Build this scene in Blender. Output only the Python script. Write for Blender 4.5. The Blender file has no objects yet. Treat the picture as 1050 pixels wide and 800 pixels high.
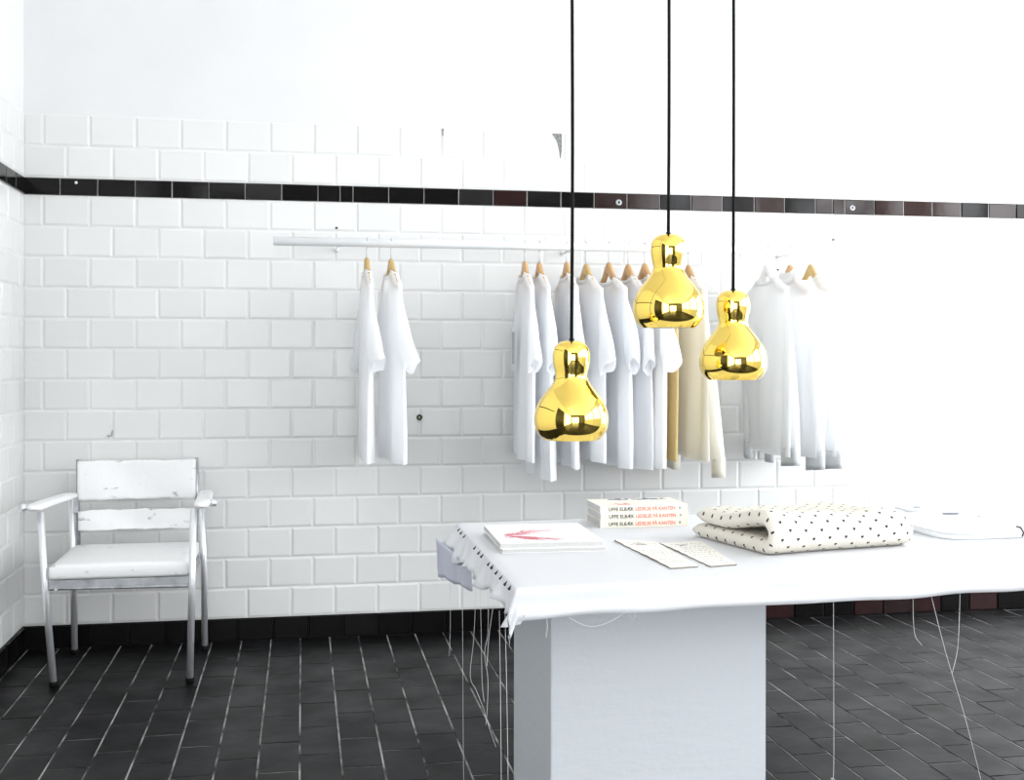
import bpy, bmesh, math, random
from mathutils import Vector, Matrix

SC = bpy.context.scene
COL = SC.collection
PI = math.pi
R = math.radians

# ------------------------------------------------------------------ materials
def nodes_of(name):
    m = bpy.data.materials.new(name)
    m.use_nodes = True
    nt = m.node_tree
    return m, nt, nt.nodes['Principled BSDF']

def mat(name, col, rough=0.5, metal=0.0, spec=0.5, var=0.0, var_scale=8.0, bump=0.0, bump_scale=60.0,
        island=0.0, transl=0.0, coat=0.0, col2=None, col2_fac=0.0):
    """principled material; var = soft noise in value, island = value change per loose piece"""
    m, nt, b = nodes_of(name)
    N, L = nt.nodes, nt.links
    b.inputs['Roughness'].default_value = rough
    b.inputs['Metallic'].default_value = metal
    b.inputs['Specular IOR Level'].default_value = spec
    b.inputs['Coat Weight'].default_value = coat
    b.inputs['Coat Roughness'].default_value = 0.08
    c = N.new('ShaderNodeRGB'); c.outputs[0].default_value = (*col, 1)
    out = c.outputs[0]
    tc = N.new('ShaderNodeTexCoord')
    if var > 0:
        n = N.new('ShaderNodeTexNoise'); n.inputs['Scale'].default_value = var_scale; n.inputs['Detail'].default_value = 5
        L.new(tc.outputs['Object'], n.inputs['Vector'])
        r = N.new('ShaderNodeMapRange'); r.inputs[1].default_value = .3; r.inputs[2].default_value = .7
        r.inputs[3].default_value = 1 - var; r.inputs[4].default_value = 1 + var
        L.new(n.outputs['Fac'], r.inputs[0])
        h = N.new('ShaderNodeHueSaturation'); L.new(out, h.inputs['Color']); L.new(r.outputs[0], h.inputs['Value'])
        out = h.outputs[0]
    if island > 0 or col2 is not None:
        g = N.new('ShaderNodeNewGeometry')
        if col2 is not None:
            mx = N.new('ShaderNodeMix'); mx.data_type = 'RGBA'
            rr = N.new('ShaderNodeMapRange'); rr.inputs[1].default_value = 1 - col2_fac; rr.inputs[2].default_value = 1.0
            L.new(g.outputs['Random Per Island'], rr.inputs[0])
            L.new(rr.outputs[0], mx.inputs[0]); L.new(out, mx.inputs[6]); mx.inputs[7].default_value = (*col2, 1)
            out = mx.outputs[2]
        if island > 0:
            r = N.new('ShaderNodeMapRange'); r.inputs[3].default_value = 1 - island; r.inputs[4].default_value = 1 + island
            L.new(g.outputs['Random Per Island'], r.inputs[0])
            h = N.new('ShaderNodeHueSaturation'); L.new(out, h.inputs['Color']); L.new(r.outputs[0], h.inputs['Value'])
            out = h.outputs[0]
    L.new(out, b.inputs['Base Color'])
    if bump > 0:
        n = N.new('ShaderNodeTexNoise'); n.inputs['Scale'].default_value = bump_scale; n.inputs['Detail'].default_value = 4
        L.new(tc.outputs['Object'], n.inputs['Vector'])
        bp = N.new('ShaderNodeBump'); bp.inputs['Strength'].default_value = bump; bp.inputs['Distance'].default_value = .01
        L.new(n.outputs['Fac'], bp.inputs['Height']); L.new(bp.outputs[0], b.inputs['Normal'])
    if transl > 0:
        t = N.new('ShaderNodeBsdfTranslucent'); L.new(out, t.inputs['Color'])
        mx = N.new('ShaderNodeMixShader'); mx.inputs[0].default_value = transl
        L.new(b.outputs[0], mx.inputs[1]); L.new(t.outputs[0], mx.inputs[2])
        L.new(mx.outputs[0], N['Material Output'].inputs['Surface'])
    return m

M = {}
M['tile'] = mat('white_glazed_tile', (.70, .70, .69), rough=.30, spec=.35, island=.03, bump=.03, bump_scale=14)
M['grout'] = mat('pale_grout', (.74, .74, .72), rough=.9, var=.10, var_scale=9)
M['plaster'] = mat('white_plaster', (.70, .70, .70), rough=.85, var=.02, var_scale=3, bump=.08, bump_scale=7)
M['ceiling'] = mat('white_ceiling_paint', (.88, .88, .87), rough=.9)
M['dark_plaster'] = mat('dark_unseen_wall', (.10, .095, .09), rough=.8)  # dark tone put on the unseen front wall: deepens lamp reflections, cuts front light
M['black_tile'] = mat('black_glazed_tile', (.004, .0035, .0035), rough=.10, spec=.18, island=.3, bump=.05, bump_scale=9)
M['base_tile'] = mat('black_and_shaded_skirting', (.003, .0026, .0026), rough=.32, spec=.12, var=.3, var_scale=30)
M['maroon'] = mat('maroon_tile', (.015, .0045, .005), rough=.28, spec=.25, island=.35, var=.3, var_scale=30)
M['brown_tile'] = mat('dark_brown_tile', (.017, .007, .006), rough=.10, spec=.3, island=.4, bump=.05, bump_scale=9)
M['dark_grout'] = mat('grey_grout', (.30, .29, .28), rough=.9, var=.3, var_scale=20)
M['black_grout'] = mat('black_grout', (.008, .0075, .0075), rough=.9, var=.3, var_scale=20)
M['chip'] = mat('chipped_cement', (.20, .20, .20), rough=.95, var=.5, var_scale=150)
M['paint'] = mat('white_paint', (.82, .83, .84), rough=.45, var=.02)
M['chrome'] = mat('chrome', (.80, .81, .83), rough=.30, metal=.72)
M['dull_metal'] = mat('dull_grey_metal', (.42, .43, .45), rough=.35, metal=.8, var=.25, var_scale=25)
M['rubber'] = mat('black_rubber', (.006, .006, .006), rough=.8, spec=.1)
M['worn_white'] = None
M['wood'] = mat('pale_beech', (.50, .30, .13), rough=.45, var=.15, var_scale=18)
M['wood_olive'] = mat('golden_wood', (.48, .33, .12), rough=.4, var=.15, var_scale=18)
M['wood_white'] = mat('white_lacquered_wood', (.80, .80, .79), rough=.4)
M['wire'] = mat('steel_wire', (.55, .56, .58), rough=.3, metal=1)
M['cotton'] = mat('white_cotton', (.95, .955, .965), rough=.9, spec=.1, transl=.45, bump=.05, bump_scale=35)
M['cotton_b'] = mat('cool_white_cotton', (.94, .95, .965), rough=.9, spec=.1, transl=.45, bump=.05, bump_scale=35)
M['sheer'] = mat('sheer_white_cotton', (.94, .945, .95), rough=.85, spec=.1, transl=.5, bump=.04, bump_scale=30)
M['cream'] = mat('cream_knit', (.93, .915, .85), rough=.95, spec=.05, transl=.45, bump=.2, bump_scale=260)
M['tan'] = mat('tan_lining', (.74, .60, .30), rough=.85, spec=.1, transl=.3)
M['cuff'] = mat('pale_grey_cuff', (.66, .68, .69), rough=.9, spec=.1, transl=.15)
M['tag'] = mat('grey_card', (.42, .43, .44), rough=.7)
M['ink'] = mat('black_print', (.012, .012, .014), rough=.6)
M['red_ink'] = mat('red_print', (.62, .10, .07), rough=.6)
M['pink_ink'] = mat('crimson_print', (.55, .12, .17), rough=.6)
M['grey_ink'] = mat('grey_print', (.30, .29, .26), rough=.7)
M['blue_ink'] = mat('slate_print', (.10, .11, .16), rough=.5)
M['pages'] = mat('book_pages', (.50, .50, .485), rough=.9, var=.06, var_scale=200)
M['cover'] = mat('ivory_cover', (.74, .71, .61), rough=.4, spec=.4)
M['cover_white'] = mat('white_cover', (.83, .82, .81), rough=.3, spec=.4)
M['card'] = mat('cream_card', (.76, .735, .68), rough=.8, var=.03, var_scale=40)
M['card_edge'] = mat('grey_brown_edge', (.20, .18, .15), rough=.9)
M['linen'] = mat('white_tablecloth', (.66, .666, .684), rough=.95, spec=.05, bump=.10, bump_scale=22, transl=.08)
M['veil'] = mat('lilac_white_voile', (.70, .71, .79), rough=.9, spec=.05, transl=.35)
M['thread'] = mat('loose_thread', (.62, .62, .62), rough=.9)
M['cord'] = mat('black_cord', (.004, .004, .004), rough=.8, spec=.15)
M['gold'] = mat('polished_gold', (.98, .71, .16), rough=.025, metal=1)
M['inner'] = mat('inner_white', (.8, .78, .7), rough=.5)
M['board'] = mat('raw_board', (.72, .72, .72), rough=.8)
M['door'] = mat('dark_stained_door', (.012, .010, .009), rough=.35)
M['frame'] = mat('dark_window_frame', (.03, .03, .03), rough=.4)
M['rust'] = mat('rusty_iron', (.055, .05, .025), rough=.7, metal=.5)

def worn_white():
    m, nt, b = nodes_of('worn_white_leather'); N, L = nt.nodes, nt.links
    tc = N.new('ShaderNodeTexCoord')
    n = N.new('ShaderNodeTexNoise'); n.inputs['Scale'].default_value = 16; n.inputs['Detail'].default_value = 8
    mp = N.new('ShaderNodeMapping'); mp.inputs['Scale'].default_value = (1, 2, 2.5)
    L.new(tc.outputs['Object'], mp.inputs[0]); L.new(mp.outputs[0], n.inputs['Vector'])
    cr = N.new('ShaderNodeValToRGB')
    e = cr.color_ramp.elements; e[0].position = .27; e[0].color = (.30, .30, .31, 1); e[1].position = .36; e[1].color = (.80, .80, .80, 1)
    L.new(n.outputs['Fac'], cr.inputs[0]); L.new(cr.outputs[0], b.inputs['Base Color'])
    b.inputs['Roughness'].default_value = .5
    n2 = N.new('ShaderNodeTexNoise'); n2.inputs['Scale'].default_value = 12; n2.inputs['Detail'].default_value = 6
    L.new(tc.outputs['Object'], n2.inputs['Vector'])
    bp = N.new('ShaderNodeBump'); bp.inputs['Strength'].default_value = .35; bp.inputs['Distance'].default_value = .01
    L.new(n2.outputs['Fac'], bp.inputs['Height']); L.new(bp.outputs[0], b.inputs['Normal'])
    return m
M['worn_white'] = worn_white()

def floor_mat():
    m, nt, b = nodes_of('black_floor_tile'); N, L = nt.nodes, nt.links
    tc = N.new('ShaderNodeTexCoord')
    g = N.new('ShaderNodeNewGeometry')
    n = N.new('ShaderNodeTexNoise'); n.inputs['Scale'].default_value = 5; n.inputs['Detail'].default_value = 7
    L.new(tc.outputs['Object'], n.inputs['Vector'])
    cr = N.new('ShaderNodeMapRange'); cr.inputs[1].default_value = .3; cr.inputs[2].default_value = .75
    cr.inputs[3].default_value = .30; cr.inputs[4].default_value = .50
    L.new(n.outputs['Fac'], cr.inputs[0]); L.new(cr.outputs[0], b.inputs['Roughness'])
    mx = N.new('ShaderNodeMix'); mx.data_type = 'RGBA'
    L.new(g.outputs['Random Per Island'], mx.inputs[0])
    mx.inputs[6].default_value = (.003, .003, .0033, 1); mx.inputs[7].default_value = (.007, .007, .0075, 1)
    L.new(mx.outputs[2], b.inputs['Base Color'])
    b.inputs['Specular IOR Level'].default_value = .11
    n2 = N.new('ShaderNodeTexNoise'); n2.inputs['Scale'].default_value = 30; n2.inputs['Detail'].default_value = 6
    L.new(tc.outputs['Object'], n2.inputs['Vector'])
    bp = N.new('ShaderNodeBump'); bp.inputs['Strength'].default_value = .12; bp.inputs['Distance'].default_value = .004
    L.new(n2.outputs['Fac'], bp.inputs['Height']); L.new(bp.outputs[0], b.inputs['Normal'])
    return m
M['floor_tile'] = floor_mat()

def floor_grout_mat():
    m, nt, b = nodes_of('worn_floor_grout'); N, L = nt.nodes, nt.links
    tc = N.new('ShaderNodeTexCoord')
    n = N.new('ShaderNodeTexNoise'); n.inputs['Scale'].default_value = 7; n.inputs['Detail'].default_value = 8
    L.new(tc.outputs['Object'], n.inputs['Vector'])
    cr = N.new('ShaderNodeValToRGB'); e = cr.color_ramp.elements
    e[0].position = .38; e[0].color = (.03, .03, .03, 1); e[1].position = .62; e[1].color = (.42, .41, .40, 1)
    L.new(n.outputs['Fac'], cr.inputs[0]); L.new(cr.outputs[0], b.inputs['Base Color'])
    b.inputs['Roughness'].default_value = .9; b.inputs['Specular IOR Level'].default_value = .1
    return m
M['floor_grout'] = floor_grout_mat()

def pillar_mat():
    m, nt, b = nodes_of('painted_masonry'); N, L = nt.nodes, nt.links
    tc = N.new('ShaderNodeTexCoord')
    mp = N.new('ShaderNodeMapping'); mp.inputs['Scale'].default_value = (3, 3, 14)
    L.new(tc.outputs['Object'], mp.inputs[0])
    n = N.new('ShaderNodeTexNoise'); n.inputs['Scale'].default_value = 2.2; n.inputs['Detail'].default_value = 6
    L.new(mp.outputs[0], n.inputs['Vector'])
    n2 = N.new('ShaderNodeTexNoise'); n2.inputs['Scale'].default_value = 55; n2.inputs['Detail'].default_value = 5
    L.new(tc.outputs['Object'], n2.inputs['Vector'])
    ad = N.new('ShaderNodeMath'); ad.operation = 'ADD'; L.new(n.outputs['Fac'], ad.inputs[0])
    ml = N.new('ShaderNodeMath'); ml.operation = 'MULTIPLY'; ml.inputs[1].default_value = .4
    L.new(n2.outputs['Fac'], ml.inputs[0]); L.new(ml.outputs[0], ad.inputs[1])
    bp = N.new('ShaderNodeBump'); bp.inputs['Strength'].default_value = .22; bp.inputs['Distance'].default_value = .010
    L.new(ad.outputs[0], bp.inputs['Height']); L.new(bp.outputs[0], b.inputs['Normal'])
    b.inputs['Base Color'].default_value = (.50, .52, .545, 1); b.inputs['Roughness'].default_value = .75
    return m
M['pillar'] = pillar_mat()

def heart_mat():
    """cream knit with small staggered dark hearts, laid out in the cloth's own UVs (metres)"""
    m, nt, b = nodes_of('heart_knit'); N, L = nt.nodes, nt.links
    def math_(op, a, b_=None, c=None):
        n = N.new('ShaderNodeMath'); n.operation = op
        for i, v in enumerate((a, b_, c)):
            if v is None: continue
            if isinstance(v, (int, float)): n.inputs[i].default_value = v
            else: L.new(v, n.inputs[i])
        return n.outputs[0]
    uv = N.new('ShaderNodeUVMap'); sp = N.new('ShaderNodeSeparateXYZ'); L.new(uv.outputs[0], sp.inputs[0])
    u, v = sp.outputs[0], sp.outputs[1]
    pu, pv = .044, .019
    row = math_('FLOOR', math_('DIVIDE', v, pv))
    off = math_('MULTIPLY', math_('MODULO', math_('ADD', row, 100.0), 2.0), .5)
    fu = math_('SUBTRACT', math_('FRACT', math_('ADD', math_('DIVIDE', u, pu), off)), .5)
    fv = math_('SUBTRACT', math_('FRACT', math_('DIVIDE', v, pv)), .5)
    s = .0034
    x = math_('DIVIDE', math_('MULTIPLY', fu, pu), s)
    y = math_('DIVIDE', math_('MULTIPLY', fv, pv), s)
    x2 = math_('MULTIPLY', x, x); y2 = math_('MULTIPLY', y, y)
    q = math_('SUBTRACT', math_('ADD', x2, y2), 1.0)
    q3 = math_('MULTIPLY', math_('MULTIPLY', q, q), q)
    h = math_('SUBTRACT', q3, math_('MULTIPLY', x2, math_('MULTIPLY', y2, y)))
    fac = math_('LESS_THAN', h, 0.0)
    mx = N.new('ShaderNodeMix'); mx.data_type = 'RGBA'
    L.new(fac, mx.inputs[0]); mx.inputs[6].default_value = (.64, .61, .545, 1); mx.inputs[7].default_value = (.05, .045, .05, 1)
    L.new(mx.outputs[2], b.inputs['Base Color'])
    b.inputs['Roughness'].default_value = .95; b.inputs['Specular IOR Level'].default_value = .05
    mp = N.new('ShaderNodeMapping'); mp.inputs['Scale'].default_value = (260, 200, 1); L.new(uv.outputs[0], mp.inputs[0])
    vo = N.new('ShaderNodeTexVoronoi'); vo.inputs['Scale'].default_value = 1; L.new(mp.outputs[0], vo.inputs['Vector'])
    bp = N.new('ShaderNodeBump'); bp.inputs['Strength'].default_value = .5; bp.inputs['Distance'].default_value = .002; bp.invert = True
    L.new(vo.outputs['Distance'], bp.inputs['Height']); L.new(bp.outputs[0], b.inputs['Normal'])
    return m
M['hearts'] = heart_mat()

# ------------------------------------------------------------------ object helpers
def link(name, me, m, parent=None, smooth=False):
    o = bpy.data.objects.new(name, me); COL.objects.link(o)
    for x in (m if isinstance(m, (list, tuple)) else [m]): me.materials.append(x)
    if parent is not None: o.parent = parent
    if smooth:
        for p in me.polygons: p.use_smooth = True
    return o

def build(name, bm, m, parent=None, smooth=False, loc=None):
    me = bpy.data.meshes.new(name)
    bmesh.ops.recalc_face_normals(bm, faces=bm.faces)
    bm.to_mesh(me); bm.free()
    o = link(name, me, m, parent, smooth)
    if loc is not None: o.location = loc
    return o

def thing(name, label, cat, loc=(0, 0, 0), rz=0.0, group=None):
    o = bpy.data.objects.new(name, None); COL.objects.link(o)
    o.empty_display_size = .05
    o.location = loc; o.rotation_euler = (0, 0, rz)
    return tag(o, label, cat, group)

def tag(o, label, cat, group=None):
    o['label'] = label; o['category'] = cat
    if group: o['group'] = group
    return o

def struct(name, bm, m, smooth=False):
    o = build(name, bm, m, None, smooth); o['kind'] = 'structure'; return o

def box(bm, x0, x1, y0, y1, z0, z1, bev=0.0, mi=0):
    vs = [bm.verts.new((x, y, z)) for x in (x0, x1) for y in (y0, y1) for z in (z0, z1)]
    fs = [bm.faces.new([vs[i] for i in f]) for f in
          ((0, 1, 3, 2), (4, 6, 7, 5), (0, 4, 5, 1), (2, 3, 7, 6), (0, 2, 6, 4), (1, 5, 7, 3))]
    for f in fs: f.material_index = mi
    if bev > 0:
        es = list({e for f in fs for e in f.edges})
        bmesh.ops.bevel(bm, geom=es, offset=bev, segments=2, affect='EDGES', profile=.5)

def tube(bm, pts, r, seg=10, cap=True, mi=0):
    """round tube along a polyline; r is a radius or a list of radii"""
    P = [Vector(p) for p in pts]; n = len(P)
    rs = r if isinstance(r, (list, tuple)) else [r] * n
    prev = None; rings = []
    for i in range(n):
        d = (P[min(i + 1, n - 1)] - P[max(i - 1, 0)]).normalized()
        if prev is None:
            a = Vector((0, 0, 1)) if abs(d.z) < .9 else Vector((1, 0, 0))
            u = d.cross(a).normalized()
        else:
            u = (prev - d * prev.dot(d)).normalized()
        prev = u; w = d.cross(u)
        rings.append([bm.verts.new(P[i] + (u * math.cos(2 * PI * k / seg) + w * math.sin(2 * PI * k / seg)) * rs[i]) for k in range(seg)])
    for a, b in zip(rings, rings[1:]):
        for k in range(seg):
            f = bm.faces.new((a[k], a[(k + 1) % seg], b[(k + 1) % seg], b[k])); f.material_index = mi
    if cap:
        bm.faces.new(list(reversed(rings[0]))).material_index = mi
        bm.faces.new(rings[-1]).material_index = mi

def lathe(bm, prof, seg=48, close=False):
    """prof: (radius, z) list"""
    rings = [[bm.verts.new((r * math.cos(2 * PI * k / seg), r * math.sin(2 * PI * k / seg), z)) for k in range(seg)] for r, z in prof]
    for a, b in zip(rings, rings[1:]):
        for k in range(seg):
            bm.faces.new((a[k], a[(k + 1) % seg], b[(k + 1) % seg], b[k]))
    if close:
        bm.faces.new(list(reversed(rings[0]))); bm.faces.new(rings[-1])

def grid(bm, fn, nu, nv, closed_u=False, mi=0):
    vs = [[bm.verts.new(fn(i / (nu if closed_u else nu - 1), j / (nv - 1))) for i in range(nu)] for j in range(nv)]
    for j in range(nv - 1):
        for i in range(nu if closed_u else nu - 1):
            k = (i + 1) % nu
            f = bm.faces.new((vs[j][i], vs[j][k], vs[j + 1][k], vs[j + 1][i])); f.material_index = mi
    return vs

def solid(o, t, off=0.0):
    s = o.modifiers.new('Solidify', 'SOLIDIFY'); s.thickness = t; s.offset = off
    return o

def subsurf(o, n=1):
    s = o.modifiers.new('Subdivision', 'SUBSURF'); s.levels = n; s.render_levels = n
    return o

def text_mesh(s, size, bold=.012):
    cu = bpy.data.curves.new('lettering', 'FONT'); cu.body = s; cu.size = size; cu.offset = bold * size; cu.extrude = .0002
    cu.resolution_u = 4
    t = bpy.data.objects.new('lettering', cu); COL.objects.link(t)
    bpy.context.view_layer.update()
    me = bpy.data.meshes.new_from_object(t.evaluated_get(bpy.context.evaluated_depsgraph_get()))
    bpy.data.objects.remove(t); bpy.data.curves.remove(cu)
    xs = [v.co.x for v in me.vertices]
    return me, (max(xs) if xs else 0)

# ------------------------------------------------------------------ tiles
RNG = random.Random(7)
def tile(bm, O, ux, uy, n, w, h, gap, bev, t, tilt=0.0, mi=0):
    """a bevelled tile: corner O, spans w along ux and h along uy, stands t off the wall along n"""
    O, ux, uy, n = Vector(O), Vector(ux), Vector(uy), Vector(n)
    g = gap / 2
    a0, a1, b0, b1 = g, w - g, g, h - g
    if a1 - a0 < .004 or b1 - b0 < .004: return
    e = min(bev, (a1 - a0) * .4, (b1 - b0) * .4)
    base = [(a0, b0), (a1, b0), (a1, b1), (a0, b1)]
    inn = [(a0 + e, b0 + e), (a1 - e, b0 + e), (a1 - e, b1 - e), (a0 + e, b1 - e)]
    tx, ty = RNG.uniform(-tilt, tilt), RNG.uniform(-tilt, tilt)
    B = [bm.verts.new(O + ux * p + uy * q) for p, q in base]
    S = [bm.verts.new(O + ux * p + uy * q + n * (t * .55)) for p, q in base]
    T = [bm.verts.new(O + ux * p + uy * q + n * (t + (p - w / 2) * tx + (q - h / 2) * ty)) for p, q in inn]
    for X, Y in ((B, S), (S, T)):
        for k in range(4):
            bm.faces.new((X[k], X[(k + 1) % 4], Y[(k + 1) % 4], Y[k])).material_index = mi
    bm.faces.new(T).material_index = mi

Z_BASE, Z_B0, Z_B1, Z_TOP = .0935, 1.8402, 1.9115, 2.1713
XR, YF, ZC = 5.2, -9.4, 3.3          # right wall, front wall (behind the camera), ceiling
ROWS = [(Z_BASE + i * (Z_B0 - Z_BASE) / 14, Z_BASE + (i + 1) * (Z_B0 - Z_BASE) / 14) for i in range(14)]
ROWS_TOP = [(Z_B1, (Z_B1 + Z_TOP) / 2), ((Z_B1 + Z_TOP) / 2, Z_TOP)]

def tiled_wall(bm, L0, L1, place, phase):
    """rows of running-bond tiles between L0 and L1 along the wall"""
    P = .1802
    rows = [(z, 13 - i) for i, z in enumerate(ROWS)] + [(ROWS_TOP[0], 1), (ROWS_TOP[1], 0)]
    for (z0, z1), par in rows:
        x = L0 + (phase if par % 2 == 0 else (phase + P / 2) % P) - P
        while x < L1:
            a, b = max(x, L0), min(x + P, L1)
            if b - a > .012:
                place(bm, a, b, z0, z1)
            x += P

# back wall
bm = bmesh.new()
box(bm, -.12, XR + .12, .0, .12, 0, ZC, mi=0)
def put_back(bm, a, b, z0, z1):
    if abs(a - 2.06) < .03 and z1 > 2.16: pass
    tile(bm, (a, 0, z0), (1, 0, 0), (0, 0, 1), (0, -1, 0), b - a, z1 - z0, .0040, .0080, .0058, .008, mi=1)
# grout bed up to the top of the tiles
box(bm, 0, XR, -.0022, 0, Z_BASE, Z_TOP, mi=2)
tiled_wall(bm, 0, XR, put_back, .0769)
# broken corner of a tile in the top row, cement showing
def chip(bm, pts, y, mi):
    f = [bm.verts.new((x, y, z)) for x, z in pts]; g = [bm.verts.new((x, y + .006, z)) for x, z in pts]
    bm.faces.new(f).material_index = mi
    n = len(pts)
    for k in range(n): bm.faces.new((f[k], f[(k + 1) % n], g[(k + 1) % n], g[k])).material_index = mi
chip(bm, [(2.186, 2.164), (2.231, 2.164), (2.231, 2.105), (2.226, 2.060), (2.222, 2.054), (2.219, 2.085), (2.208, 2.130), (2.196, 2.150)], -.0082, 3)
chip(bm, [(1.702, 2.168), (1.709, 2.169), (1.708, 2.135), (1.703, 2.140)], -.0082, 3)
struct('wall_back', bm, [M['plaster'], M['tile'], M['grout'], M['chip']])

# left wall
bm = bmesh.new()
HL_FILL = (-8.9, -5.3, .12, 2.7)  # added opening, unseen, to brighten the left faces of the garments
DY0, DY1 = -4.9, -3.5               # doorway in the left wall, beside and behind the camera
box(bm, -.12, 0, DY1, 0, 0, ZC); box(bm, -.12, 0, YF, HL_FILL[0], 0, ZC); box(bm, -.12, 0, HL_FILL[1], DY0, 0, ZC); box(bm, -.12, 0, HL_FILL[0], HL_FILL[1], 0, HL_FILL[2]); box(bm, -.12, 0, HL_FILL[0], HL_FILL[1], HL_FILL[3], ZC); box(bm, -.12, 0, DY0, DY1, 2.5, ZC)
box(bm, 0, .0022, -3.2, 0, Z_BASE, Z_TOP, mi=2)
def put_left(bm, a, b, z0, z1):
    tile(bm, (0, -a, z0), (0, -1, 0), (0, 0, 1), (1, 0, 0), b - a, z1 - z0, .0040, .0080, .0058, .008, mi=1)
tiled_wall(bm, 0, 3.2, put_left, .09)
struct('wall_left', bm, [M['plaster'], M['tile'], M['grout']])

# black tile band
BJ = [-.004, .142, .289, .435, .582, .729, .876, 1.026, 1.176, 1.269, 1.323, 1.474, 1.625, 1.776, 1.926, 2.076, 2.227, 2.377, 2.527,
      2.677, 2.823, 2.970, 3.122, 3.268, 3.417, 3.501, 3.561, 3.707, 3.853, 3.998, 4.143, 4.285, 4.425, 4.57, 4.715, 4.86, 5.005, XR]
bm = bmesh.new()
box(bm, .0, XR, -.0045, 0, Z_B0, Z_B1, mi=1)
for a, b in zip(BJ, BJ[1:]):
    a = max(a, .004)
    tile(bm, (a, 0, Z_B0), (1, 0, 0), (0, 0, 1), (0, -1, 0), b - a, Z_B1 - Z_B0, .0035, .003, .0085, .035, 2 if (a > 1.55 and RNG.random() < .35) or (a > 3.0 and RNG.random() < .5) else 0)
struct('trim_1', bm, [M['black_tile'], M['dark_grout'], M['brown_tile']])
bm = bmesh.new()
box(bm, 0, .0045, -3.2, 0, Z_B0, Z_B1, mi=1)
for k in range(22):
    a, b = .15 * k + .006, min(.15 * (k + 1) + .006, 3.2)
    if b > a: tile(bm, (0, -a, Z_B0), (0, -1, 0), (0, 0, 1), (1, 0, 0), b - a, Z_B1 - Z_B0, .0035, .003, .0085, .02)
struct('trim_2', bm, [M['black_tile'], M['dark_grout']])

# black / maroon tile skirting; shade at the left end put into all-black tiles
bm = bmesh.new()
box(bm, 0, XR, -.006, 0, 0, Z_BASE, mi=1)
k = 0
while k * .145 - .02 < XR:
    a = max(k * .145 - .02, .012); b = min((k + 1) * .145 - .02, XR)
    tile(bm, (a, 0, 0), (1, 0, 0), (0, 0, 1), (0, -1, 0), b - a, Z_BASE, .003, .004, .012, .02, 2 if a > 2.3 and RNG.random() < .6 else 0)  # maroon left out at the left, where shade is painted as black
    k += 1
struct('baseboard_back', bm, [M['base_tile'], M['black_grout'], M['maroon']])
bm = bmesh.new()
box(bm, 0, .006, DY1 + .06, 0, 0, Z_BASE, mi=1)
k = 0
while (k + 1) * .145 < -DY1 - .06:
    a = k * .145 + .013
    tile(bm, (0, -a, 0), (0, -1, 0), (0, 0, 1), (1, 0, 0), .145, Z_BASE, .003, .004, .012, .02)
    k += 1
struct('baseboard_left', bm, [M['base_tile'], M['black_grout']])

# floor
bm = bmesh.new()
box(bm, -.12, XR + .12, YF - .12, .12, -.12, -.0016, mi=1)
FW, FL = .1205, .258
i = 0
x = .0225 - FW
while x < XR:
    y = -.805 + (0 if round((x - .5045) / FW) % 2 == 0 else FL / 2)
    y += math.ceil((0 - y) / FL) * FL
    jit = RNG.uniform(-.006, .006)
    while y > YF:
        a0, a1 = max(x, 0), min(x + FW, XR); b0, b1 = max(y - FL + jit, YF), min(y + jit, 0)
        if a1 - a0 > .01 and b1 - b0 > .01:
            tile(bm, (a0, b0, -.006), (1, 0, 0), (0, 1, 0), (0, 0, 1), a1 - a0, b1 - b0, RNG.uniform(.0028, .0042), .0018, .006, .004)
        y -= FL
    x += FW
struct('floor', bm, [M['floor_tile'], M['floor_grout']])

# ceiling
bm = bmesh.new(); box(bm, -.12, XR + .12, YF - .12, .12, ZC, ZC + .12)
struct('ceiling', bm, M['ceiling'])

# right wall and front wall with window openings
def wall_with_holes(bm, axis, pos, thick, a0, a1, holes):
    """holes: (a,b,z0,z1) sorted along the wall"""
    def bx(a, b, z0, z1):
        if axis == 'x': box(bm, pos, pos + thick, a, b, z0, z1)
        else: box(bm, a, b, pos, pos + thick, z0, z1)
    cur = a0
    for a, b, z0, z1 in holes:
        if a > cur: bx(cur, a, 0, ZC)
        bx(a, b, 0, z0); bx(a, b, z1, ZC); cur = b
    if a1 > cur: bx(cur, a1, 0, ZC)

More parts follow.
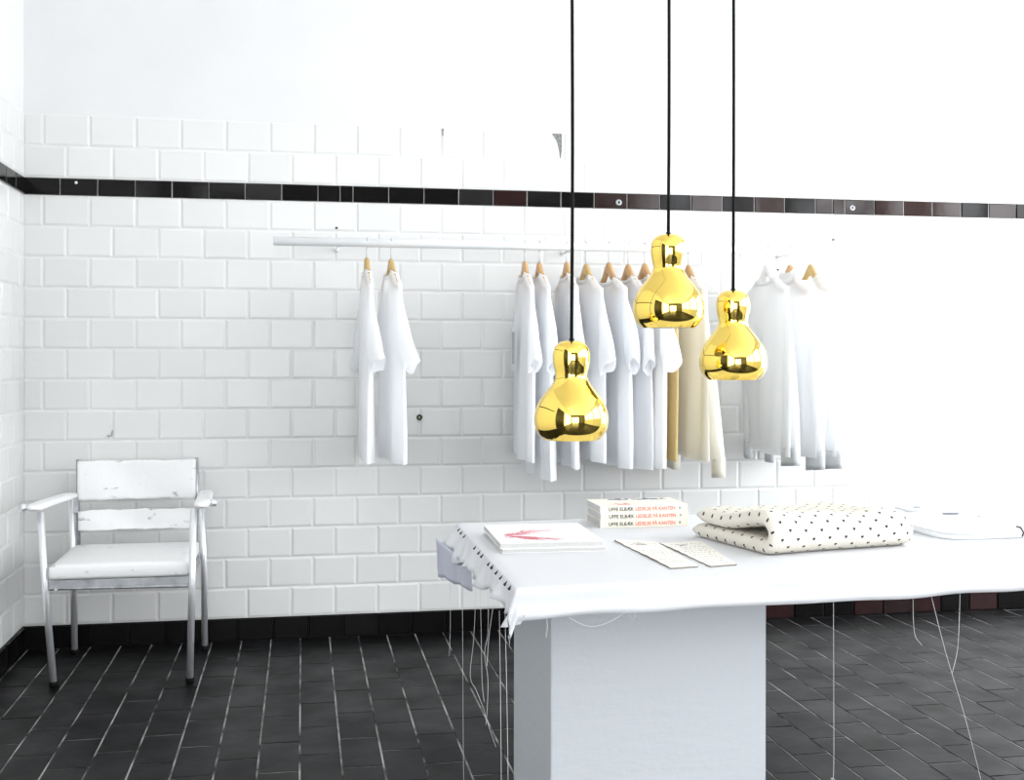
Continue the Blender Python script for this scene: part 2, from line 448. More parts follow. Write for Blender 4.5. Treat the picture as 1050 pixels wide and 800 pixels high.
HR = [(-8.9, -7.0, 1.2, 3.1), (-6.7, -4.9, 1.2, 3.1), (-4.6, -2.8, 1.2, 3.1), (-2.5, -.22, .12, 2.7)]
HF = [(.35, 2.75, .12, 2.3)]
bm = bmesh.new(); wall_with_holes(bm, 'x', XR, .2, YF, 0, HR); struct('wall_right', bm, M['plaster'])
bm = bmesh.new(); wall_with_holes(bm, 'y', YF - .2, .2, -.12, XR + .2, HF); struct('wall_front', bm, M['dark_plaster'])
def window(n, axis, pos, a, b, z0, z1):
    bm = bmesh.new(); w = .05
    def bx(p, q, s, t):
        if axis == 'x': box(bm, pos + .05, pos + .11, p, q, s, t, .004)
        else: box(bm, p, q, pos - .11, pos - .05, s, t, .004)
    bx(a, a + w, z0, z1); bx(b - w, b, z0, z1); bx(a + w, b - w, z0, z0 + w); bx(a + w, b - w, z1 - w, z1)
    m = (a + b) / 2; bx(m - .025, m + .025, z0 + w, z1 - w); zt = z0 + (z1 - z0) * .72
    bx(a + w, m - .025, zt - .02, zt + .02); bx(m + .025, b - w, zt - .02, zt + .02)
    struct('window_%d' % n, bm, M['frame'])
    L = bpy.data.lights.new('window_daylight', 'AREA'); L.shape = 'RECTANGLE'
    L.size = b - a; L.size_y = z1 - z0; L.cycles.is_portal = True
    o = bpy.data.objects.new('window_daylight', L); COL.objects.link(o)
    if axis == 'x' and pos > 1:
        o.location = (pos + .19, m, (z0 + z1) / 2); o.rotation_euler = (R(90), 0, R(90))
    elif axis == 'x':
        o.location = (pos - .01, m, (z0 + z1) / 2); o.rotation_euler = (R(90), 0, R(-90))
    else:
        o.location = (m, pos - .19, (z0 + z1) / 2); o.rotation_euler = (R(90), 0, 0)
for i, h in enumerate(HR): window(i + 1, 'x', XR, *h)
window(5, 'y', YF, *HF[0]); window(6, 'x', -.12, *HL_FILL)  # the left-wall window is an unseen addition that lights the garments

# dark door in the left wall (seen only as the dark patch in the lamps)
bm = bmesh.new()
box(bm, -.09, -.04, DY0, DY1, 0, 2.5)
for p in range(2):
    y0 = DY0 + .06 + p * .66
    for z0, z1 in ((.12, .95), (1.1, 2.38)): box(bm, -.04, -.025, y0, y0 + .60, z0, z1, .008)
d = struct('door_1', bm, M['door'])
bm = bmesh.new(); tube(bm, [(-.04, -4.26, 1.02), (.0, -4.26, 1.02), (.0, -4.37, 1.02)], .009)
build('door_handle', bm, M['chrome'], d, True)

# ------------------------------------------------------------------ screws and plugs in the wall
def screw(x, z, r, m, label, name='screw', ring=False):
    bm = bmesh.new()
    rot = Matrix.Rotation(R(90), 4, 'X')
    lathe(bm, [(.0001, .006), (r * .55, .0055), (r * .9, .003), (r, 0), (r, -.004)] if not ring else
          [(r * .35, .000), (r * .4, .003), (r * .62, .005), (r * .95, .003), (r, 0), (r, -.003)], 16)
    bmesh.ops.transform(bm, matrix=rot, verts=bm.verts)
    o = build(name, bm, m, None, True, (x, -.0085, z))
    return tag(o, label, 'screw' if name == 'screw' else 'wall plug')
screw(1.254, 1.731, .005, M['ink'], 'small black screw in the white tiles just above the left stretch of the clothes rail')
screw(3.505, 1.724, .006, M['grey_ink'], 'small grey screw in the white tiles up to the right of the rightmost hanger')
screw(3.235, 1.582, .0045, M['ink'], 'tiny black screw in the wall beside the white hanger neck')
screw(3.55, .749, .0065, M['ink'], 'black screw in the white wall just right of the grey shirt cuff')
o = screw(1.607, .926, .013, M['rust'], 'rusty ring-shaped bolt in the white tiles right of the two left t-shirts', ring=True)
screw(.205, 1.893, .006, M['paint'], 'white paint-blotched plug in the black band near the left corner', 'wall_plug')
screw(2.488, 1.869, .014, M['dull_metal'], 'grey ring-shaped plug in the black band between the two left lamp cords', 'wall_plug', True)
screw(3.596, 1.872, .013, M['dull_metal'], 'round grey plug in the maroon end of the black band at the right', 'wall_plug', True)
bm = bmesh.new()
tube(bm, [(.349, -.005, .882), (.349, -.016, .876), (.346, -.018, .862), (.336, -.017, .858), (.331, -.014, .863)], .0035, 8)
tag(build('wall_hook', bm, M['dull_metal'], None, True), 'small bent grey hook in the white tiles above the armchair back', 'hook')

# ------------------------------------------------------------------ clothes rail
YR, ZR, RR = -.33, 1.640, .0175
rail = thing('clothes_rail', 'long white horizontal clothes rail fixed to the white tiled wall', 'clothes rail', (1.0, YR, ZR))
bm = bmesh.new(); tube(bm, [(0, 0, 0), (1.2, 0, 0), (2.45, 0, 0)], RR, 20); build('pipe', bm, M['paint'], rail, True)
for bx_ in (.254, 1.235, 2.235):
    bm = bmesh.new(); tube(bm, [(bx_, .0, .0), (bx_, -YR - .012, .0)], .005, 12)
    tube(bm, [(bx_, -YR - .016, 0), (bx_, -YR - .008, 0)], .012, 16)
    build('wall_bracket', bm, M['paint'], rail, True)

# ------------------------------------------------------------------ hangers and garments
def z_hang(x):
    a = min((math.sqrt(x * x + .016 ** 2) - .016) / .200, 1.0)
    return -.118 * (1 - (1 - a) ** 1.9)

def make_hanger(x, yaw, m, label, ztop=1.575, thick=.017, white=False):
    t = thing('clothes_hanger', label, 'hanger', (x, YR, ztop), yaw, 'hangers on the clothes rail')
    # local x runs along the shoulders (towards the wall), y is the thickness
    bm = bmesh.new(); n = 41
    def sec(i):
        u = -1 + 2 * i / (n - 1); xx = .196 * u; a = abs(u)
        zt = z_hang(xx)
        hgt = .030 * (1 - a) ** .6 + .018
        th = thick * (1.25 - .45 * a)
        c = []
        for k in range(12):
            g = 2 * PI * k / 12
            sx, sz = math.cos(g), math.sin(g)
            c.append((xx, th / 2 * math.copysign(abs(sx) ** .6, sx), zt - hgt / 2 + hgt / 2 * math.copysign(abs(sz) ** .7, sz)))
        return c
    rings = [[bm.verts.new(p) for p in sec(i)] for i in range(n)]
    for a, b in zip(rings, rings[1:]):
        for k in range(12): bm.faces.new((a[k], a[(k + 1) % 12], b[(k + 1) % 12], b[k]))
    bm.faces.new(list(reversed(rings[0]))); bm.faces.new(rings[-1])
    build('shoulder_bar', bm, m, t, True)
    # wire hook over the rail
    bm = bmesh.new(); dz = ZR - ztop; hr = RR + .0025
    pts = [(0, 0, -.012), (0, 0, dz - hr - .016), (-.006, 0, dz - hr - .006)]
    # the hook loops over the rail in the plane across the rail
    c, s = math.cos(-yaw), math.sin(-yaw)
    for k in range(13):
        g = R(-70 + k * 20)
        wx = math.cos(g) * hr; pts.append((0 + wx, 0, dz + math.sin(g) * hr))
    pts = [pts[0], pts[1]] + [(math.cos(R(-88 + k * 19)) * hr, 0, dz + math.sin(R(-88 + k * 19)) * hr) for k in range(14)]
    tube(bm, pts, .0019, 8); build('hook', bm, M['wire'], t, True)
    return t

def make_garment(name, label, cat, x, yaw, m, L=.76, sleeve='short', seed=1, ztop=1.575, neck=.085, wb=1.0, thick=.020,
                 collar='band', group=None, swing=(0, 0), folds=.007, hem_skew=0.0, cuffm=None, slen=.64, open_front=None, spread=1.0, lift=0.0):
    rg = random.Random(seed)
    t = thing(name, label, cat, (x, YR, ztop), yaw, group)
    ph = [rg.uniform(0, 6.28) for _ in range(8)]
    xs = .208
    def shoulder(ax):           # top edge of the cloth above |x| = ax
        if ax <= .2: return z_hang(ax) + .004
        return z_hang(.2) + .004 - (ax - .2) * 1.2
    NU, NV = 72, 40
    def fold(xx, s, side):
        g = max(0.0, min(1.0, (s - .12) / .75))
        a = folds * (.15 + g)
        return (a * math.sin(xx * 34 + ph[0] + side * .9 + s * 1.2) + a * .6 * math.sin(xx * 61 + ph[1] - s * 2.0 + side)
                + a * .9 * math.sin(xx * 13 + ph[2] + s * 1.7))
    def body(u, v):
        th = 2 * PI * u
        cx_, sy = math.cos(th), math.sin(th)
        xt = xs * math.copysign(abs(cx_) ** .85, cx_)
        side = 1 if sy >= 0 else -1
        ax = abs(xt)
        zt = shoulder(ax)
        if ax < neck:           # neckline, front (-y is the front) lower than the back
            q = (1 - (ax / neck) ** 2) ** .5
            zt = shoulder(neck) - (.075 if side < 0 else .018) * q
        z = zt + (-L - hem_skew * xt * 2 - zt) * max(v, 0)
        s = min(1.0, -z / L)
        w = 1.0 + (.16 * min(1, max(0, (s - .1) / .35))) * wb + .05 * s
        tp = min(1, s / .35); d = (.0135 + (max(thick, .0135) - .0135) * tp) * abs(sy) ** (.4 + .3 * tp) * side
        y = d + fold(xt, s, side * .6)
        if v < 0: y, z = y * .1, z + .003
        return (xt * w, y, z)
    bm = bmesh.new(); grid(bm, lambda u, v: body(u, -.001 if v == 0 else (v - 1 / (NV - 1)) * (NV - 1) / (NV - 2)) if not (v == 0 and abs(xs * math.copysign(abs(math.cos(2 * PI * u)) ** .85, 1)) < neck) else body(u, 0.0), NU, NV, closed_u=True)
    o = build('body', bm, m, t, True)
    # sleeves: side -1 is the near one (towards the room), +1 is by the wall
    for sd in ((-1, 1) if sleeve else ()):
        sw = swing[0] if sd < 0 else swing[1]
        if sleeve == 'short':
            T0, T1 = (.196, shoulder(.196) + .002), (.196 + .150 * spread, shoulder(.2) - .285 + lift)
            B0, B1 = (.205, -.345), (.222 + .045 * spread, -.455 + lift * .6)
            bulge, nr = .020, 14
        else:
            T0, T1 = (.196, shoulder(.196) + .002), (.226 + .03 * spread, -slen)
            B0, B1 = (.200, -.36), (.140 + .03 * spread, -slen - .01)
            bulge, nr = .028, 26
        NS = 24
        def slv(u, v, T0=T0, T1=T1, B0=B0, B1=B1, sd=sd, sw=sw):
            g = 2 * PI * u
            tx = T0[0] + (T1[0] - T0[0]) * v + bulge * math.sin(PI * v); tz = T0[1] + (T1[1] - T0[1]) * v
            bx2 = B0[0] + (B1[0] - B0[0]) * v; bz = B0[1] + (B1[1] - B0[1]) * v
            mx_, mz = (tx + bx2) / 2, (tz + bz) / 2; hx, hz = (tx - bx2) / 2, (tz - bz) / 2
            c, s = math.cos(g), math.sin(g)
            c2 = math.copysign(abs(c) ** .8, c)
            th = (.010 + .012 * min(1, v * 2)) * s
            xx, zz = mx_ + hx * c2, mz + hz * c2
            if v > .99 and sleeve == 'short': zz += .006 * math.sin(3 * g + ph[3])
            y = th + folds * .55 * math.sin(9 * v + ph[4] + 3 * c) * v + .010 * math.sin(xx * 30 + ph[5]) * v
            y += sw * v * v
            return (sd * xx, y, zz)
        bm = bmesh.new(); grid(bm, slv, NS, nr, closed_u=True)
        o = build('sleeve', bm, m, t, True)
        if sleeve == 'long' and cuffm is not None:
            bm = bmesh.new()
            def cuff(u, v, sd=sd):
                p = slv(u, .985, T0, T1, B0, B1, sd, sw); q = slv(u, 1.0, T0, T1, B0, B1, sd, sw)
                cxm = sd * (T1[0] + B1[0]) / 2
                k = 1.05
                return (cxm + (p[0] - cxm) * k, p[1] * 1.0 + .0, q[2] + .012 - .075 * v)
            grid(bm, cuff, NS, 4, closed_u=True)
            o = build('cuff', bm, cuffm, t, True); solid(o, .003)
    # neckband
    bm = bmesh.new(); pts = []
    for k in range(33):
        th = 2 * PI * k / 32; cx_ = math.cos(th); side = 1 if math.sin(th) >= 0 else -1
        ax = min(abs(cx_) * neck, neck); q = max(0, (1 - (ax / neck) ** 2)) ** .5
        z = shoulder(neck) - (.075 if side < 0 else .018) * q
        s = min(1, -z / L)
        y = (.0135 + max(0, thick - .0135) * min(1, s / .35)) * (1 - (ax / xs) ** 2.3) ** .25 * side + fold(ax * (1 if cx_ > 0 else -1), s, side * .6)
        pts.append(((ax if cx_ > 0 else -ax), y, z))
    hgt = .016 if collar == 'band' else .05
    def nb(u, v):
        k = u * 32; i = int(k) % 32; p = pts[i]
        return (p[0] * (1 - .08 * v), p[1] * (1 - .05 * v), p[2] - .004 + hgt * v * (1.0 if collar != 'band' else 1.0))
    grid(bm, nb, 32, 4, closed_u=True)
    o = build('neckband' if collar == 'band' else 'collar', bm, m, t, True); solid(o, .003)
    return t

Y90 = R(90)         # local x points to the wall
TG = 'short-sleeved tees on the clothes rail'
LG = 'long-sleeved tops on the clothes rail'
#      x      yaw offset, ztop, wood
H = [(1.364, -1.5, 1.582, 'wood_olive', 'thin golden wooden hanger of the leftmost t-shirt, seen edge-on'),
     (1.460, -5.0, 1.578, 'wood_olive', 'golden wooden hanger of the second t-shirt from the left, by itself left of the gap'),
     (2.003, 3.0, 1.578, 'wood', 'thin pale wooden hanger seen edge-on at the left end of the middle group'),
     (2.064, 1.0, 1.574, 'wood', 'orange-brown wooden hanger second in the middle group, left of the left lamp cord'),
     (2.178, 2.0, 1.578, 'wood', 'pale wooden hanger partly hidden behind the left black lamp cord'),
     (2.260, -3.0, 1.572, 'wood_olive', 'wide wooden hanger just right of the left black lamp cord'),
     (2.356, -3.0, 1.578, 'wood', 'slim wooden hanger with a wide open V over an empty neckline'),
     (2.439, -3.0, 1.572, 'wood', 'orange-brown wooden hanger right of the open V hanger'),
     (2.510, -3.0, 1.577, 'wood', 'pale wooden hanger partly hidden behind the top of the middle gold lamp'),
     (2.590, 4.0, 1.574, 'wood', 'wooden hanger of the tan top, hidden by the middle gold lamp'),
     (2.700, 0.0, 1.572, 'wood', 'wooden hanger of the cream cardigan, showing just right of the middle gold lamp'),
     (3.050, 0.0, 1.584, 'wood_white', 'white hanger with an open triangle at the neck, in the right group'),
     (3.151, 0.0, 1.580, 'wood', 'wooden hanger whose tip shows just above a white collar'),
     (3.244, 0.0, 1.584, 'wood_olive', 'light brown wooden hanger at the far right end of the clothes rail')]
for x, yo, zt, w, lb in H:
    make_hanger(x, Y90 - R(yo), M[w], lb, zt, .017 if w != 'wood_white' else .022)

G = [dict(x=1.364, yo=-1.5, zt=1.582, m='cotton', seed=3, L=.800, lb='white t-shirt on the leftmost hanger of the rail', swing=(-.02, .02), folds=.006),
     dict(x=1.460, yo=-5.0, zt=1.578, m='cotton', seed=5, L=.800, lb='white t-shirt second from the left, its broad sleeve towards the rusty bolt', swing=(-.03, 0), folds=.006, spread=1.15),
     dict(x=2.003, yo=3.0, zt=1.578, m='cotton', seed=8, L=.800, lb='white t-shirt with a grey tag at the left end of the middle group', folds=.007, spread=.7),
     dict(x=2.064, yo=1.0, zt=1.574, m='cotton_b', seed=12, L=.870, lb='long white tee second in the middle group, hanging lowest behind the left gold lamp', folds=.008, spread=.6),
     dict(x=2.178, yo=2.0, zt=1.578, m='cotton', seed=14, L=.830, lb='white t-shirt hanging straight behind the left lamp cord', folds=.007, spread=.6),
     dict(x=2.260, yo=-3.0, zt=1.572, m='cotton', seed=19, L=.800, lb='white t-shirt just right of the left lamp cord, wide sleeve beside the left gold lamp', folds=.006),
     dict(x=2.356, yo=-3.0, zt=1.578, m='cotton_b', seed=23, L=.830, lb='white tee with open neckline under the slim V hanger', folds=.008, neck=.11),
     dict(x=2.439, yo=-3.0, zt=1.572, m='cotton_b', seed=27, L=.830, lb='white tee below the orange-brown hanger, just left of the middle gold lamp', folds=.009, spread=.7),
     dict(x=2.510, yo=-3.0, zt=1.577, m='cotton', seed=31, L=.830, lb='white tee with a pointed sleeve showing under the middle gold lamp', folds=.007, spread=1.1)]
for g in G:
    t = make_garment('t_shirt', g['lb'], 't-shirt', g['x'], Y90 - R(g['yo']), M[g['m']], g['L'], 'short', g['seed'], g['zt'], g.get('neck', .085),
                     swing=g.get('swing', (0, 0)), folds=g['folds'], group=TG, spread=g.get('spread', 1.0))
    if g['seed'] == 8:
        bm = bmesh.new(); box(bm, -.04, .035, .046, .048, -.42, -.29, .0006)
        o = build('swing_tag', bm, M['tag'], t); o['label'] = 'grey card tag'
make_garment('cardigan', 'cream knitted long-sleeved cardigan between the two right gold lamps', 'cardigan', 2.700, Y90, M['cream'], .80, 'long', 41, 1.572,
             folds=.007, group=None, swing=(-.05, 0), cuffm=M['cream'], slen=.80, thick=.022, spread=1.0)
make_garment('sleeveless_top', 'tan sleeveless top showing as a narrow strip left of the cream cardigan', 'top', 2.590, Y90 - R(4), M['tan'], .80, None, 43, 1.574,
             folds=.004, thick=.012, wb=.75)
make_garment('long_sleeved_shirt', 'sheer white long-sleeved shirt under the white hanger with the open triangle', 'shirt', 3.050, Y90, M['sheer'], .80, 'long', 51, 1.584,
             folds=.007, group=LG, swing=(-.01, 0), cuffm=M['cuff'], slen=.77, neck=.10, thick=.020)
make_garment('long_sleeved_shirt', 'sheer white shirt with stand-up collar, between the two other long-sleeved shirts', 'shirt', 3.151, Y90, M['sheer'], .80, 'long', 53, 1.580,
             folds=.007, group=LG, swing=(-.015, 0), cuffm=M['cuff'], slen=.785, collar='stand', thick=.020)
make_garment('long_sleeved_shirt', 'sheer white long-sleeved shirt at the far right end of the clothes rail', 'shirt', 3.244, Y90, M['sheer'], .80, 'long', 57, 1.584,
             folds=.007, group=LG, swing=(-.01, 0), cuffm=M['cuff'], slen=.785, thick=.020)

# ------------------------------------------------------------------ armchair
ch = thing('armchair', 'low white leather armchair with chrome tube legs in the left corner', 'chair', (0, 0, 0))
def leg(pts, foot, name='leg'):
    bm = bmesh.new(); tube(bm, pts, .0125, 16); l = build(name, bm, M['chrome'], ch, True)
    bm = bmesh.new(); tube(bm, [(foot[0], foot[1], 0), (foot[0], foot[1], .018)], .0155, 14)
    build('rubber_foot', bm, M['rubber'], l, True)
leg([(.234, -.571, .006), (.205, -.575, .36), (.190, -.58, .628)], (.234, -.571))
leg([(.711, -.604, .006), (.718, -.602, .36), (.724, -.60, .628)], (.711, -.604))
leg([(.221, -.109, .006), (.216, -.112, .36), (.208, -.12, .628)], (.221, -.109))
leg([(.726, -.135, .006), (.722, -.137, .36), (.712, -.145, .628)], (.726, -.135))
# seat cushion: rounded block with soft top
def cushion(bm, x0, x1, y0, y1, z0, z1, r=.02, puff=.012, n=18):
    def f(u, v, top):
        x = x0 + (x1 - x0) * u; y = y0 + (y1 - y0) * v
        e = (min(u, 1 - u) * (x1 - x0), min(v, 1 - v) * (y1 - y0))
        k = 1
        for q in e:
            if q < r: k = min(k, math.sqrt(max(0, 1 - (1 - q / r) ** 2)))
        zm = (z0 + z1) / 2; h = (z1 - z0) / 2
        return (x, y, zm + (h * (.55 + .45 * k) + puff * math.sin(PI * u) * math.sin(PI * v) * (1 if top else .2)) * (1 if top else -1))
    def par(t):                 # denser near the rim
        return .5 - .5 * math.cos(PI * t)
    T = [[bm.verts.new(f(par(i / n), par(j / n), True)) for i in range(n + 1)] for j in range(n + 1)]
    B = [[bm.verts.new(f(par(i / n), par(j / n), False)) for i in range(n + 1)] for j in range(n + 1)]
    for j in range(n):
        for i in range(n):
            bm.faces.new((T[j][i], T[j][i + 1], T[j + 1][i + 1], T[j + 1][i])); bm.faces.new((B[j][i], B[j + 1][i], B[j + 1][i + 1], B[j][i + 1]))
    for i in range(n):
        bm.faces.new((T[0][i], B[0][i], B[0][i + 1], T[0][i + 1])); bm.faces.new((T[n][i], T[n][i + 1], B[n][i + 1], B[n][i]))
        bm.faces.new((T[i][0], T[i + 1][0], B[i + 1][0], B[i][0])); bm.faces.new((T[i][n], B[i][n], B[i + 1][n], T[i + 1][n]))
bm = bmesh.new(); cushion(bm, .222, .704, -.594, -.13, .384, .440, .018, .008)
build('seat_cushion', bm, M['worn_white'], ch, True)
bm = bmesh.new()
box(bm, .222, .706, -.585, -.572, .350, .3835, .003); box(bm, .222, .706, -.150, -.137, .350, .3835, .003)
box(bm, .222, .232, -.571, -.151, .352, .3825, .003); box(bm, .696, .706, -.571, -.151, .352, .3825, .003)
tube(bm, [(.206, -.575, .352), (.716, -.602, .352)], .006, 10)
for px_ in (.245, .44, .67): tube(bm, [(px_, -.586, .350), (px_, -.592, .352)], .006, 8)
build('seat_frame', bm, M['dull_metal'], ch)
def panel(x0, x1, z0, z1, y, bend, wav, seed):
    rg = random.Random(seed); bm = bmesh.new(); p = [rg.uniform(0, 6) for _ in range(4)]
    def f(u, v):
        e = .0014 * math.sin(17 * u + p[0]) + .0012 * math.sin(41 * u + p[1]) + .0008 * math.sin(97 * u)
        z = z0 + (z1 - z0) * v + e * (1 - 2 * v) * 1.0
        return (x0 + (x1 - x0) * u, y + bend * math.sin(PI * u) + wav * math.sin(9 * u + p[2] + 3 * v), z)
    grid(bm, f, 33, 13)
    o = build('backrest_panel', bm, M['worn_white'], ch, True); solid(o, .010)
    o.modifiers.new('Bevel', 'BEVEL').width = .003
panel(.232, .688, .612, .768, -.118, .022, .004, 3)
panel(.236, .690, .490, .572, -.125, .020, .003, 4)
for x_, lx in ((.236, .232), (.687, .691)):
    bm = bmesh.new(); tube(bm, [(x_, -.108, .36), (lx, -.106, .62), (lx, -.106, .775)], .007, 10)
    build('back_post', bm, M['dull_metal'], ch, True)
    # short connector from the post to the rear leg
for x0, x1, yy in ((.232, .212, -.116), (.691, .714, -.14)):
    bm = bmesh.new(); box(bm, min(x0, x1) - .006, max(x0, x1) + .006, -.128, -.100, .560, .624, .005)
    build('back_bracket', bm, M['dull_metal'], ch)
def arm(pts, w, endpt):
    bm = bmesh.new(); P = [Vector(p) for p in pts]; n = 15
    def f(u, v):
        k = v * (len(P) - 1); i = min(int(k), len(P) - 2); c = P[i].lerp(P[i + 1], k - i)
        g = 2 * PI * u; cx_, s = math.cos(g), math.sin(g)
        e = math.sqrt(max(0.02, 1 - (2 * v - 1) ** 10))
        return c + Vector((w / 2 * math.copysign(abs(cx_) ** .7, cx_) * e, 0, .013 * math.copysign(abs(s) ** .7, s) * e))
    vs = grid(bm, f, 20, n, closed_u=True); bm.faces.new(list(reversed(vs[0]))); bm.faces.new(vs[-1])
    a = build('armrest', bm, M['worn_white'], ch, True)
    bm = bmesh.new(); tube(bm, endpt, .0135, 14); build('end_cap', bm, M['chrome'], a, True)
arm([(.172, -.635, .648), (.182, -.50, .648), (.200, -.30, .643), (.216, -.12, .636)], .062, [(.146, -.60, .648), (.128, -.60, .648)])
arm([(.752, -.635, .645), (.748, -.50, .645), (.742, -.30, .643), (.732, -.13, .638)], .058, [(.776, -.52, .643), (.798, -.52, .643)])

# ------------------------------------------------------------------ table
HT = .75
def front_y(x): return -2.780 + (x - 1.519) * .074
def back_y(x): return -1.925 + (x - 1.512) * .087
XL, XE = 1.520, 4.15
tb = thing('display_table', 'long white shop table on a square painted masonry pillar', 'table', (1.895, -2.275, 0))
ox, oy = 1.895, -2.275
bm = bmesh.new()
def quad_prism(bm, pts, z0, z1):
    lo = [bm.verts.new((x, y, z0)) for x, y in pts]; hi = [bm.verts.new((x, y, z1)) for x, y in pts]
    bm.faces.new(list(reversed(lo))); bm.faces.new(hi); n = len(pts)
    for k in range(n): bm.faces.new((lo[k], lo[(k + 1) % n], hi[(k + 1) % n], hi[k]))
quad_prism(bm, [(XL + .008 - ox, front_y(XL) + .010 - oy), (XE - .01 - ox, front_y(XE) + .010 - oy), (XE - .01 - ox, back_y(XE) - .010 - oy), (XL + .008 - ox, back_y(XL) - .010 - oy)], .694, .7465)
build('tabletop', bm, M['board'], tb)
for px_ in (1.646, 3.35):
    bm = bmesh.new(); box(bm, px_ - ox, px_ + .496 - ox, -2.5 - oy + (0 if px_ < 2 else .13), -2.05 - oy + (0 if px_ < 2 else .13), 0, .694, .004)
    build('pillar', bm, M['pillar'], tb)

# tablecloth: a draped sheet, top + hanging rims, with tacks, frayed flaps and loose threads
cl = thing('tablecloth', 'white frayed cloth tacked over the top of the display table', 'tablecloth', (ox, oy, HT))
rg = random.Random(21); cph = [rg.uniform(0, 6.28) for _ in range(10)]
def cloth(u, v):
    # u: -1..0 left rim, 0..1 top, 1..2 right rim ; v likewise front / back
    fx = min(max(u, 0), 1); fy = min(max(v, 0), 1)
    x = XL + (XE - XL) * fx; y = front_y(x) + (back_y(x) - front_y(x)) * fy
    z = 0.0
    du = max(0, -u) + max(0, u - 1); dv = max(0, -v) + max(0, v - 1)
    if dv > 0:
        s = -1 if v < 0 else 1
        # rounded edge then straight hang
        a = min(dv / .2, 1)
        y += s * .008 * math.sin(a * PI / 2) + s * .002 * math.sin(x * 14 + cph[0]) * dv
        y += s * (.0035 if dv > .7 else 0) + s * .0025 * math.sin(x * 31 + cph[7]) * max(0, dv - .2)
        z -= .008 * (1 - math.cos(a * PI / 2)) + max(0, dv - .2) / .8 * (.050 + .0018 * math.sin(x * 7 + cph[1]) + .0014 * math.sin(x * 23 + cph[2]))
    if du > 0 and u < 0:
        a = min(du / .2, 1)
        t = fy
        flare = .012 + .026 * t + .006 * math.sin(t * 31 + cph[3]) + .004 * math.sin(t * 57)
        drop = .040 + .012 * t + .007 * math.sin(t * 17 + cph[4]) + .004 * math.sin(t * 47 + cph[5])
        crk = .004 * math.sin(t * 80 + du * 5 + cph[6]) + .003 * math.sin(t * 131 + du * 9)
        x -= .006 * math.sin(a * PI / 2) + max(0, du - .2) / .8 * flare + crk * du
        z -= .006 * (1 - math.cos(a * PI / 2)) + max(0, du - .2) / .8 * drop
    elif du > 0:
        a = min(du / .2, 1); x += .008 * a; z -= .06 * max(0, du - .2)
    return (x - ox, y - oy, z)
us = [-1, -.8, -.6, -.4, -.2, -.1, 0] + [(i + 1) / 110 for i in range(110)] + [1.1, 1.2, 1.6, 2]
vs_ = [-1, -.85, -.72, -.68, -.5, -.3, -.2, -.1, 0] + [(i + 1) / 60 for i in range(60)] + [1.1, 1.2, 1.6, 2]
bm = bmesh.new()
V = [[bm.verts.new(cloth(u, v)) for u in us] for v in vs_]
for j in range(len(vs_) - 1):
    for i in range(len(us) - 1):
        bm.faces.new((V[j][i], V[j][i + 1], V[j + 1][i + 1], V[j + 1][i]))
o = build('cloth_sheet', bm, M['linen'], cl, True); solid(o, .0028, -1)
# tacks along the left rim
for k, t in enumerate((.05, .10, .17, .235, .31, .355, .47, .52, .60, .80, .87, .93)):
    p = Vector(cloth(-.16, t)); bm = bmesh.new()
    tube(bm, [p + Vector((.003, 0, .000)), p + Vector((-.005, 0, -.007))], .0030, 8)
    build('tack', bm, M['ink'], cl, True)
# dog-ear of cloth at the near corner
bm = bmesh.new()
a, b, c_, d_ = [Vector(p) - Vector((ox, oy, HT)) for p in ((1.507, -2.765, .707), (1.534, -2.792, .703), (1.524, -2.790, .682), (1.487, -2.782, .676))]
vv = [bm.verts.new(p) for p in (a, b, c_, d_)]; bm.faces.new(vv)
bmesh.ops.subdivide_edges(bm, edges=bm.edges, cuts=4, use_grid_fill=True)
for w in bm.verts: w.co.y += .004 * math.sin(w.co.x * 180)
o = build('corner_flap', bm, M['linen'], cl, True); solid(o, .0015)
# thin voile hanging from the far left corner
def veil(u, v):
    y = -1.915 - .36 * u; x0, z0 = 1.462 + .040 * u, .712 - .012 * u
    ln = (.100 - .042 * u) + .004 * math.sin(u * 15 + 1)
    return (x0 - ox + .004 * math.sin(u * 16) * v + .006 * v, y - oy, z0 - HT - ln * v)
bm = bmesh.new(); grid(bm, veil, 26, 10); o = build('voile_flap', bm, M['veil'], cl, True); solid(o, .0012)
